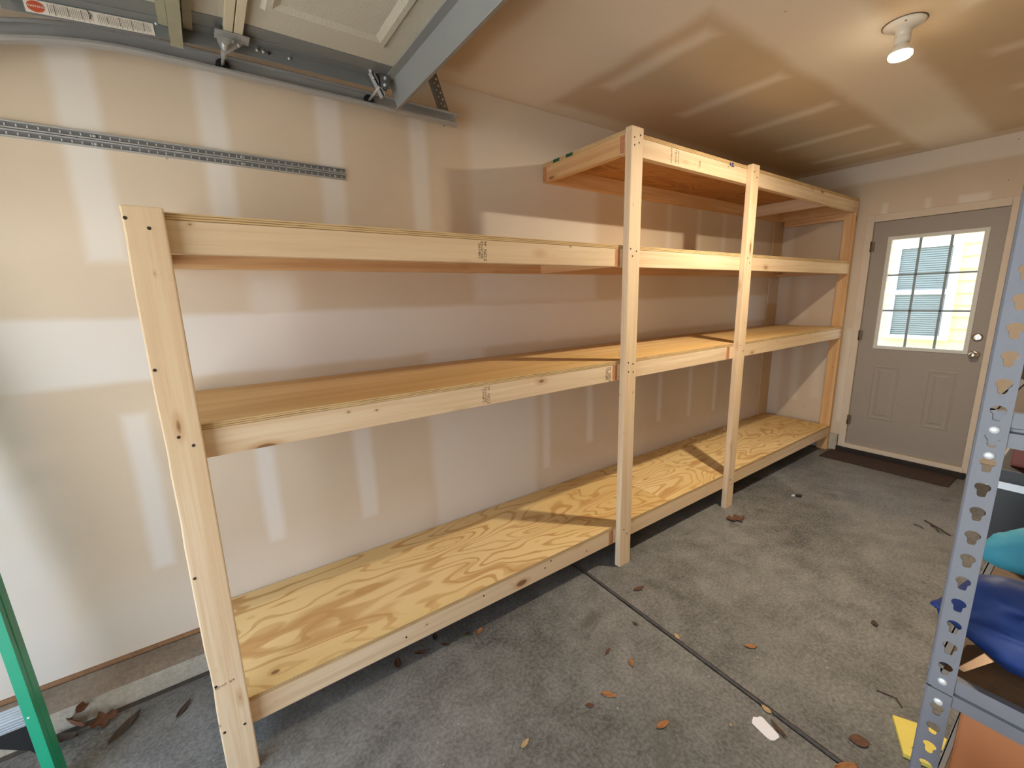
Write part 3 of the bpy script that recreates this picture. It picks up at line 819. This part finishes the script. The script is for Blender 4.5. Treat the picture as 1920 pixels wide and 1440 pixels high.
# ------------------------------------------------------------------ boltless rack at the right
RK = thing('metal_rack', 'grey boltless steel storage rack with keyhole slotted post at right edge', 'rack', (1.4, -2.38, 0))
RX0, RX1, RY0, RY1 = .83, 2.05, -2.70, -2.080
def slot_pts(y, z):
    # keyhole: wide round top, narrower slot under it
    p = []
    for i in range(21):
        a = math.radians(-52+284*i/20); p.append((y+.0083*math.cos(a), z+.0068*math.sin(a)))
    p += [(y-.0047, z-.0115), (y-.0036, z-.0143), (y, z-.0152), (y+.0036, z-.0143), (y+.0047, z-.0115)]
    return p
def rack_post(px, py, sy, splice=True, detailed=True):
    """angle post: slotted face on the x side, flange running along x; sy=+1 when the corner is at +y"""
    w = .0285
    holder = None
    for (za, zb, first) in ((0, .9345, False), (.9375, 1.83, True)):
        cu = bpy.data.curves.new('slots', 'CURVE'); cu.dimensions = '2D'; cu.fill_mode = 'BOTH'; cu.extrude = .0008
        spl(cu, [(0, za), (w, za), (w, zb), (0, zb)])
        z = .0275
        while z < 1.81:
            if za+.012 < z-.012 and z+.008 < zb-.004: spl(cu, slot_pts(w*.52, z))
            z += .03815
        mw = Matrix.Translation((px, py, 0)) @ Matrix(((0, 0, 1, 0), (-sy, 0, 0, 0), (0, 1, 0, 0), (0, 0, 0, 1)))
        o = curve_mesh(cu, 'rack_post', M['rack_grey'], mw, RK)
        bm = bm_new()
        d = 1 if px < 1.4 else -1
        # rounded corner and side flange
        prof = [(px-.0008*d, py), (px+.0006*d, py+.0026*sy), (px+.0030*d, py+.0038*sy), (px+.034*d, py+.0038*sy), (px+.034*d, py+.0022*sy), (px+.0034*d, py+.0022*sy), (px+.0016*d, py+.001*sy), (px+.0008*d, py)]
        add_prism(bm, prof, 2, za, zb)
        obj('post_flange', bm, M['rack_grey'], o)
rack_post(RX0, RY1, 1); rack_post(RX0, RY0, -1)
rack_post(RX1, RY1, 1); rack_post(RX1, RY0, -1)
def beam_y(x, z0, h=.050, inward=1):
    bm = bm_new()
    s = inward
    add_prism(bm, [(x+.0012*s, z0), (x+.0012*s, z0+h*.42), (x+.006*s, z0+h*.46), (x+.006*s, z0+h*.54), (x+.0012*s, z0+h*.58), (x+.0012*s, z0+h), (x+.014*s, z0+h), (x+.014*s, z0+h-.003), (x+.004*s, z0+h-.003), (x+.004*s, z0+h*.6), (x+.009*s, z0+h*.56), (x+.009*s, z0+h*.44), (x+.004*s, z0+h*.40), (x+.004*s, z0)], 1, RY0+.004, RY1-.004)
    obj('rack_beam', bm, M['rack_grey'], RK, (x, (RY0+RY1)/2, z0))
def beam_x(y, z0, h=.050):
    bm = bm_new(); add_box(bm, RX0+.004, RX1-.004, y-.002, y+.002, z0, z0+h); add_box(bm, RX0+.004, RX1-.004, y-.010 if y > -2.3 else y, y if y > -2.3 else y+.010, z0+h-.004, z0+h)
    obj('rack_beam', bm, M['rack_grey'], RK, (1.44, y, z0))
for zt_ in (.966, 1.400, 1.80, .50, .08):
    h = .050
    beam_y(RX0, zt_-h); beam_y(RX1, zt_-h, inward=-1); beam_x(RY1-.001, zt_-h); beam_x(RY0+.001, zt_-h)
    bm = bm_new(); add_box(bm, RX0+.008, RX1-.008, RY0+.008, RY1-.008, zt_-.014, zt_-.002)
    obj('shelf_board', bm, M['particle'], RK, (1.44, -2.38, zt_-.014))
for z in (.9215, .9600, 1.341+.038, 1.341):
    for yy in (RY1-.0148,):
        bm = bm_new(); add_lathe(bm, (RX0-.0008, yy, z-.006), (-1, 0, 0), [(.0058, -.004), (.0058, .0008), (.0045, .0022), (0, .0026)], 18)
        obj('rivet', bm, M['rivet'], RK, (RX0, yy, z))
    bm = bm_new(); add_lathe(bm, (RX0+.018, RY1+.0036, z-.004), (0, 1, 0), [(.005, -.002), (.005, .0008), (.003, .002), (0, .0024)], 14)
    obj('rivet', bm, M['rivet'], RK, (RX0+.018, RY1, z))

def blob(name, mat, pts, r, label, cat, sub=2, noise_=.012, seed=1, squash=None):
    """lumpy soft item: convex hull of spheres, subdivided and rumpled"""
    bm = bm_new(); rnd = random.Random(seed)
    for (x, y, z, rx, ry, rz) in pts:
        for i in range(40):
            th = math.acos(1-2*(i+.5)/40); ph = i*2.399963
            bm.verts.new((x+rx*math.sin(th)*math.cos(ph), y+ry*math.sin(th)*math.sin(ph), z+rz*math.cos(th)))
    res = bmesh.ops.convex_hull(bm, input=bm.verts)
    bmesh.ops.delete(bm, geom=[v for v in bm.verts if not v.link_faces], context='VERTS')
    bmesh.ops.subdivide_edges(bm, edges=bm.edges, cuts=2, use_grid_fill=True)
    bmesh.ops.triangulate(bm, faces=bm.faces)
    bmesh.ops.smooth_vert(bm, verts=bm.verts, factor=.5, use_axis_x=True, use_axis_y=True, use_axis_z=True)
    bmesh.ops.recalc_face_normals(bm, faces=bm.faces); bm.normal_update()
    from mathutils import noise as mn
    for v in bm.verts:
        v.co += v.normal*noise_*(mn.noise(v.co*9+Vector((seed, 0, 0)))+.6*abs(mn.noise(v.co*22)))
    zmin = squash
    if zmin is not None:
        for v in bm.verts: v.co.z = max(v.co.z, zmin)
    cx = sum(p[0] for p in pts)/len(pts); cy = sum(p[1] for p in pts)/len(pts)
    o = obj(name, bm, mat, None, (cx, cy, zmin if zmin is not None else pts[0][2]), smooth=True)
    tag(o, label, cat); return o
blob('blue_bag', M['blue_cloth'], [(.925, -2.080, 1.022, .03, .04, .028), (.96, -2.13, 1.035, .07, .05, .06), (.975, -2.27, 1.04, .10, .1, .074), (1.0, -2.5, 1.04, .11, .14, .075)], 0, 'stuffed navy blue nylon bag lying on the brown middle rack shelf', 'bag', noise_=.034, seed=3, squash=.966)
blob('teal_cloth', M['cyan_cloth'], [(1.235, -2.125, 1.035, .045, .045, .035), (1.24, -2.19, 1.05, .05, .06, .045), (1.27, -2.42, 1.05, .07, .14, .06)], 0, 'folded teal fabric heaped behind the navy blue bag', 'cloth', noise_=.03, seed=8, squash=.966)

def carton(name, dims, mat, label, cat, flap=False):
    b = box(name, dims, mat, None, .004); tag(b, label, cat); return b
carton('cardboard_box', (.850, 1.30, -2.62, -2.118, .50, .905), M['cardboard'], 'orange-brown cardboard box filling the rack under the brown shelf', 'box')
bm = bm_new()
add_prism(bm, [(-2.128, 1.012), (-2.104, .967), (-2.112, .966), (-2.139, 1.006)], 0, .862, .865)
tag(obj('card_flap', bm, M['tan_card'], None, (.863, -2.12, .966)), 'small tan cardboard wedge leaning beside the rack post under the blue bag', 'cardboard')
# things further back on the rack, right edge of the picture
o = carton('storage_bin', (1.42, 1.98, -2.64, -2.05, .966, 1.15), M['black_plastic'], 'black plastic bin at the far end of the middle rack shelf', 'bin')
bm = bm_new(); add_box(bm, 1.412, 1.4195, -2.64, -2.05, 1.105, 1.122); add_box(bm, 1.42, 1.98, -2.0495, -2.042, 1.105, 1.122); obj('bin_rim', bm, M['vinyl'], o)['label'] = 'white rim line'
carton('maroon_carton', (1.46, 1.9, -2.60, -2.07, 1.1501, 1.215), M['maroon'], 'small dark red carton lying on top of the black bin', 'box')
bm = bm_new(); add_lathe(bm, (1.05, -2.226, 1.401), (0, 0, 1), [(0, 0), (.11, 0), (.135, .02), (.14, .10), (.12, .14), (0, .15)], 28)
o = obj('round_container', bm, plain('dark_brown_tin', (46, 30, 22), .4), None, (1.05, -2.226, 1.401)); tag(o, 'dark brown round container on the upper rack shelf', 'container')
bm = bm_new()
for i in range(28):
    a0, a1 = 2*PI*i/28, 2*PI*(i+1)/28
    add_cyl(bm, (1.05+.141*math.cos(a0), -2.226+.141*math.sin(a0), 1.45), (1.05+.141*math.cos(a1), -2.226+.141*math.sin(a1), 1.45), .0025, n=6, caps=False)
obj('gold_band', bm, plain('gold_band', (200, 150, 70), .3, .8), o)['label'] = 'thin gold band'
# ------------------------------------------------------------------ step ladder at the left edge
LD = thing('step_ladder', 'green fibreglass step ladder with aluminium steps at the left edge', 'ladder', (-.88, -.33, 0))
def ladder_rail(xb_, xt_, yb_, yt_, H_, flip, mat=M['ladder_green']):
    w, fl, tk = .075, .027, .004
    # channel section in local (x across, y depth), swept from bottom to top
    s = -1 if flip else 1
    prof = [(0, 0), (-fl*s, 0), (-fl*s, tk), (-tk*s, tk), (-tk*s, w*.30), (-tk*s*1.8, w*.34), (-tk*s*1.8, w*.40), (-tk*s, w*.44), (-tk*s, w-tk), (-fl*s, w-tk), (-fl*s, w), (0, w), (0, w*.46), (-.002*s, w*.42), (-.002*s, w*.36), (0, w*.32)]
    bm = bm_new(); n = len(prof)
    A = [bm.verts.new((xb_+p[0], yb_+p[1], 0.015)) for p in prof]; B = [bm.verts.new((xt_+p[0], yt_+p[1], H_)) for p in prof]
    for i in range(n): bm.faces.new((A[i], A[(i+1) % n], B[(i+1) % n], B[i]))
    bm.faces.new(A[::-1]); bm.faces.new(B)
    return obj('ladder_rail', bm, mat, LD, (xb_, yb_, 0))
LH = 1.75
lyb, lyt = -.40, -.10
lr = ladder_rail(-.645, -.800, lyb, lyt, LH, False); ladder_rail(-1.15, -1.02, lyb, lyt, LH, True)
def lad(z): f = z/LH; return -.645-.155*f, lyb+(lyt-lyb)*f
for z in (.30, .60, .90, 1.2, 1.5):
    xr, yy = lad(z); xl = -1.15+.13*z/LH
    bm = bm_new(); add_box(bm, xl+.006, xr-.006, yy+.002, yy+.073, z, z+.003)
    add_box(bm, xl+.006, xr-.006, yy+.002, yy+.005, z-.030, z); add_box(bm, xl+.006, xr-.006, yy+.070, yy+.073, z-.022, z)
    for k in range(5): add_box(bm, xl+.006, xr-.006, yy+.008+k*.014, yy+.013+k*.014, z+.003, z+.0045)
    for k in range(3): add_box(bm, xl+.006, xr-.006, yy+.0005, yy+.002, z-.026+k*.009, z-.022+k*.009)
    stp = obj('ladder_step', bm, M['alu'], LD, ((xl+xr)/2, yy, z))
    for k in range(2):
        bm = bm_new(); add_lathe(bm, (xr-.016, yy-.0005, z-.004-.018*k), (0, -1, 0), [(.0045, 0), (.004, .002), (0, .003)], 14); obj('rivet', bm, M['rivet'], lr, (xr, yy, z))
bm = bm_new()
xr, yy = lad(.24)
q = [(xr-.004, .262), (xr-.020, .262), (xr-.11, .272), (xr-.16, .258), (xr-.165, .235), (xr-.10, .212), (xr-.045, .165), (xr-.012, .10), (xr+.004, .10)]
add_prism(bm, q, 1, yy+.028, yy+.036)
obj('corner_brace', bm, M['black_plastic'], LD)['label'] = 'black plastic corner brace'
for xx in (-.645, -1.15):
    bm = bm_new(); s = -1 if xx > -.9 else 1
    a, b = sorted((xx+.003*-s, xx+.034*s)); add_box(bm, a, b, lyb-.004, lyb+.078, 0, .035); obj('rubber_foot', bm, M['black_rubber'], LD, (xx, lyb, 0), bevel=.003)
# rear rails
for xx in (-.680, -1.12):
    bm = bm_new(); add_cyl(bm, (xx, lyb+.090, .0), (xx-(.150 if xx > -.9 else -.125), lyt+.090, LH-.02), .010, n=12); obj('rear_rail', bm, M['ladder_green'], LD, (xx, -.1, 0))
bm = bm_new(); add_box(bm, -1.03, -.790, -.12, .0-.008, LH, LH+.03); obj('ladder_top', bm, M['black_plastic'], LD, (-.88, -.06, LH), bevel=.004)

# ------------------------------------------------------------------ leaves and litter
def leaf_mesh(seed, ln, wd, curl, lobed=False):
    rnd = random.Random(seed); bm = bm_new(); n, m = 12, 4
    rows = []
    for i in range(n+1):
        f = i/n
        hw = wd/2*math.sin(PI*min(1, f**.85))**.8+.0006
        if lobed: hw *= 1+.45*math.sin(f*PI*5+seed)
        row = []
        for k in range(-m, m+1):
            g_ = k/m
            z = .0012+curl*ln*(g_*g_*.5+.35*(2*f-1)**2)+rnd.uniform(0, .0012)*(1+3*curl)
            row.append(bm.verts.new(((f-.5)*ln, g_*hw+curl*.2*ln*math.sin(f*3), z)))
        rows.append(row)
    for a, b in zip(rows, rows[1:]):
        for k in range(2*m):
            f_ = bm.faces.new((a[k], b[k], b[k+1], a[k+1])); f_.smooth = True
    add_cyl(bm, (-.5*ln, 0, .0018+curl*ln*.3), (-.62*ln, rnd.uniform(-.003, .003), .001), .0009, .0006, 6)
    return bm
def leaf(x, y, ang, ln, wd, mat, label, curl=.08, z=0, lobed=False, name='dead_leaf', tilt=None):
    bm = leaf_mesh(int(abs(x*1000)+abs(y*100)), ln, wd, curl, lobed)
    o = obj(name, bm, M[mat])
    s = o.modifiers.new('thick', 'SOLIDIFY'); s.thickness = .0006
    o.location = (x, y, z+.0006); o.rotation_euler = (tilt[0] if tilt else 0, tilt[1] if tilt else 0, ang)
    return tag(o, label, 'leaf', 'dead leaves on the garage floor')
leaf(2.80, -.800, 2.6, .135, .075, 'leaf_brown', 'large crumpled dark brown leaf near the third post', .16, lobed=True)
leaf(1.634, -1.853, 2.2, .060, .045, 'leaf_brown', 'round reddish-brown leaf at bottom right near the yellow packet', .06)
leaf(1.753, -1.420, 2.4, .052, .022, 'leaf_orange', 'twisted pale orange leaf alone in the middle of the floor', .12)
leaf(1.667, -.867, 2.9, .062, .026, 'leaf_brown', 'curled brown leaf just beyond the joint near the middle post', .15)
leaf(1.541, -1.189, 1.2, .038, .018, 'leaf_tan', 'small tan leaf stuck on the floor joint', .08)
leaf(1.256, -1.158, 1.0, .048, .018, 'leaf_orange', 'narrow orange leaf pointing up the picture, before the joint', .10)
leaf(1.220, -1.056, .3, .045, .013, 'leaf_brown', 'thin faint red-brown leaf left of the narrow orange leaf', .06)
leaf(1.061, -1.207, -.9, .060, .024, 'leaf_orange', 'bright orange-brown leaf lying flat in the left floor area', .07)
leaf(.967, -1.194, -.7, .034, .018, 'leaf_brown', 'small dull brown leaf beside the bright orange-brown leaf', .07)
leaf(1.129, -1.409, -.2, .058, .024, 'leaf_orange', 'brown leaf left of the white card', .07)
leaf(1.497, -1.605, 1.4, .040, .020, 'leaf_tan', 'beige leaf touching the joint above the white card', .09)
leaf(1.452, -1.668, 1.2, .070, .012, 'leaf_brown', 'thin brown curl beside the right edge of the white card', .12)
leaf(1.490, -1.858, 2.6, .080, .030, 'leaf_orange', 'curled orange leaf on the joint at the bottom edge', .15)
leaf(.676, -1.161, .3, .045, .016, 'leaf_tan', 'small leaf at the bottom edge below the bottom shelf', .08)
leaf(.429, -.550, 1.3, .055, .026, 'leaf_brown', 'brown leaf under the bottom shelf, leftmost of the row there', .08)
leaf(.538, -.560, -.4, .065, .020, 'leaf_brown', 'long brown leaf second from left under the bottom shelf', .10)
leaf(.628, -.510, 1.2, .045, .018, 'leaf_dark', 'dark upright leaf in shade under the bottom shelf', .10)
leaf(.647, -.584, -.8, .045, .014, 'leaf_brown', 'narrow brown leaf by the shade line under the bottom shelf', .08)
leaf(.768, -.594, -.6, .040, .016, 'leaf_dark', 'dark leaf second from right in the row under the bottom shelf', .10)
leaf(.818, -.611, .6, .048, .020, 'leaf_orange', 'orange curled leaf rightmost of the row under the bottom shelf', .15)
leaf(2.359, -1.701, .5, .040, .026, 'leaf_dark', 'dark curled leaf on bare floor left of the blue bag', .12)
leaf(1.45, -1.02, 1.5, .03, .012, 'leaf_dark', 'tiny dark leaf scrap near the joint', .06)
leaf(1.329, -1.557, .4, .014, .007, 'leaf_tan', 'tiny pale scrap left of the white card', .05)
leaf(-.665, -.125, 2.2, .095, .060, 'leaf_brown', 'large crumpled brown leaf propped against the curb, left', .22, z=.034, lobed=True, tilt=(1.0, 0))
leaf(-.585, -.135, .4, .085, .045, 'leaf_brown', 'crumpled brown leaf propped against the curb, right of its larger neighbour', .2, z=.012, lobed=True, tilt=(.7, .1))
leaf(-.640, -.112, 1.2, .075, .03, 'leaf_brown', 'upright brown leaf topmost of the clump against the curb', .15, z=.085, tilt=(.8, .2))
leaf(-.514, -.215, .9, .130, .034, 'leaf_dark', 'long dark pointed leaf on the floor below the curb', .12)
leaf(-.335, -.250, 1.0, .080, .020, 'leaf_dark', 'thin dark leaf on the floor beside the left end post', .10)
leaf(-.690, -.140, 2.6, .090, .040, 'leaf_dark', 'dark rolled leaf at the curb foot beside the ladder', .3, z=.004)

# white card
bm = bm_new()
pts = [(1.4090, -1.5950), (1.4280, -1.5900), (1.4400, -1.6010), (1.4500, -1.6030), (1.4540, -1.6120), (1.4330, -1.6760), (1.4250, -1.6830), (1.3990, -1.6780), (1.3900, -1.6700), (1.3880, -1.6560), (1.4000, -1.6000)]
add_prism(bm, pts, 2, .0002, .0014)
tag(obj('white_card', bm, M['tag_white'], None, (1.42, -1.64, 0)), 'white plastic card with rounded corners lying on the concrete', 'card')
# yellow packet
bm = bm_new()
add_prism(bm, [(1.835, -1.895), (1.880, -1.985), (1.860, -2.10), (1.735, -2.090), (1.690, -1.960)], 2, .0003, .016)
yp = tag(obj('yellow_packet', bm, M['yellow_paper'], None, (1.79, -2.0, 0), bevel=.002), 'yellow packet lying on the floor beside the rack post', 'packet')
bm = bm_new(); add_prism(bm, [(1.80, -2.03), (1.83, -2.05), (1.80, -2.075), (1.765, -2.06), (1.775, -2.04)], 2, .0163, .0168); add_prism(bm, [(1.735, -1.97), (1.75, -1.975), (1.745, -1.995), (1.73, -1.99)], 2, .0163, .0168)
obj('packet_print', bm, M['ink'], yp)
# made-up red-orange canister for a likely fingertip; its top just enters the bottom edge
bm = bm_new(); add_lathe(bm, (.70, -2.142, 0), (0, 0, 1), [(0, 0), (.036, 0), (.040, .01), (.040, .86), (.034, .89), (.018, .905), (0, .908)], 32)
tag(obj('red_stand_in', bm, M['red_plastic'], None, (.70, -2.142, 0)), 'made-up red-orange canister in place of a fingertip at the bottom edge under the rack beam', 'canister')
# black scrap with a white tip, twigs
bm = bm_new(); add_prism(bm, [(3.50, -.895), (3.535, -.90), (3.545, -.93), (3.515, -.935)], 2, .0, .014); add_prism(bm, [(3.485, -.875), (3.505, -.88), (3.51, -.90), (3.49, -.90)], 2, .0, .010, 1)
tag(obj('black_scrap', bm, [M['black_plastic'], M['tag_white']], None, (3.51, -.9, 0), bevel=.002), 'small black and white scrap on the floor before the mat', 'litter')
def twig(pts, r, label):
    bm = bm_new()
    for a, b in zip(pts, pts[1:]): add_cyl(bm, (a[0], a[1], a[2]), (b[0], b[1], b[2]), r, r*.8, 8)
    tag(obj('twig', bm, M['leaf_dark'], None, (pts[0][0], pts[0][1], 0)), label, 'twig', 'twigs on the garage floor')
twig([(3.67, -1.555, .004), (3.66, -1.585, .006), (3.645, -1.61, .004)], .003, 'short dark twig, left of the pair before the rack post')
twig([(3.79, -1.585, .004), (3.745, -1.63, .009), (3.715, -1.68, .006), (3.66, -1.735, .004)], .004, 'long knotted dark twig, longest on the floor left of the rack post')
twig([(3.73, -1.63, .005), (3.70, -1.655, .014), (3.67, -1.68, .004)], .004, 'stubby dark twig lying across the knotted one')
twig([(1.93, -1.825, .003), (1.945, -1.88, .004), (1.915, -1.905, .003)], .0022, 'thin bent twig on the floor above the round leaf')

# ------------------------------------------------------------------ light
w = bpy.data.worlds.new('World'); bpy.context.scene.world = w; w.use_nodes = True
nt = w.node_tree; nt.nodes.clear()
bg = nt.nodes.new('ShaderNodeBackground'); ou = nt.nodes.new('ShaderNodeOutputWorld')
tc = nt.nodes.new('ShaderNodeTexCoord'); sp = nt.nodes.new('ShaderNodeSeparateXYZ'); cr_ = nt.nodes.new('ShaderNodeValToRGB')
nt.links.new(tc.outputs['Generated'], sp.inputs[0]); nt.links.new(sp.outputs[2], cr_.inputs[0]); nt.links.new(cr_.outputs[0], bg.inputs[0]); nt.links.new(bg.outputs[0], ou.inputs[0])
cr_.color_ramp.elements[0].color = (.82, .91, 1, 1); cr_.color_ramp.elements[1].color = (.55, .73, 1, 1)
bg.inputs[1].default_value = 2.5
def area(name, loc, rot, sx, sy, e, col, portal=False):
    l = bpy.data.lights.new(name, 'AREA'); l.shape = 'RECTANGLE'; l.size = sx; l.size_y = sy; l.energy = e; l.color = col
    o = bpy.data.objects.new(name, l); C.objects.link(o); o.location = loc; o.rotation_euler = rot
    if portal: l.cycles.is_portal = True
    return o
area('opening_portal', (XF-.12, -1.52, 1.05), (0, -PI/2, 0), 2.1, 2.5, 0, (1, 1, 1), True)
area('door_window_portal', (L+.2, -1.178, 1.52), (0, PI/2, 0), .95, .58, 0, (1, 1, 1), True)
pl = bpy.data.lights.new('bulb_light', 'AREA'); pl.shape = 'DISK'; pl.size = .075; pl.energy = 20; pl.color = (1, .86, .66)
po = bpy.data.objects.new('bulb_light', pl); C.objects.link(po); po.location = (LX, LY, H-.142)
po.parent = CL; po.matrix_parent_inverse = parent_world(CL).inverted()

sl = bpy.data.lights.new('sun', 'SUN'); sl.energy = 14; sl.angle = .01; sl.color = (1, .95, .88)
so = bpy.data.objects.new('sun', sl); C.objects.link(so); so.location = (0, -8, 10)
so.rotation_euler = Vector((-.10, .75, -1.0)).to_track_quat('-Z', 'Y').to_euler()

# ------------------------------------------------------------------ camera
yaw, pit, ro, f = .6095, .1987, -.025, 802.6
fw = Vector((math.sin(yaw)*math.cos(pit), math.cos(yaw)*math.cos(pit), -math.sin(pit)))
rt = Vector((math.cos(yaw), -math.sin(yaw), 0)); up = rt.cross(fw)
r2 = math.cos(ro)*rt+math.sin(ro)*up; u2 = -math.sin(ro)*rt+math.cos(ro)*up
cam = bpy.data.cameras.new('camera'); co_ = bpy.data.objects.new('camera', cam); C.objects.link(co_)
cam.sensor_width = 36; cam.lens = f/1920*36; cam.clip_start = .02
mt = Matrix((( r2.x, u2.x, -fw.x, -.0526), (r2.y, u2.y, -fw.y, -2.1779), (r2.z, u2.z, -fw.z, 1.5712), (0, 0, 0, 1)))
co_.matrix_world = mt
sc = bpy.context.scene; sc.camera = co_
sc.view_settings.view_transform = 'Standard'; sc.view_settings.look = 'None'; sc.view_settings.gamma = 1; sc.view_settings.exposure = 1.2
sc.view_settings.use_curve_mapping = False
sc.cycles.use_denoising = True; sc.cycles.max_bounces = 10; sc.cycles.diffuse_bounces = 6
sc.cycles.sample_clamp_indirect = 6
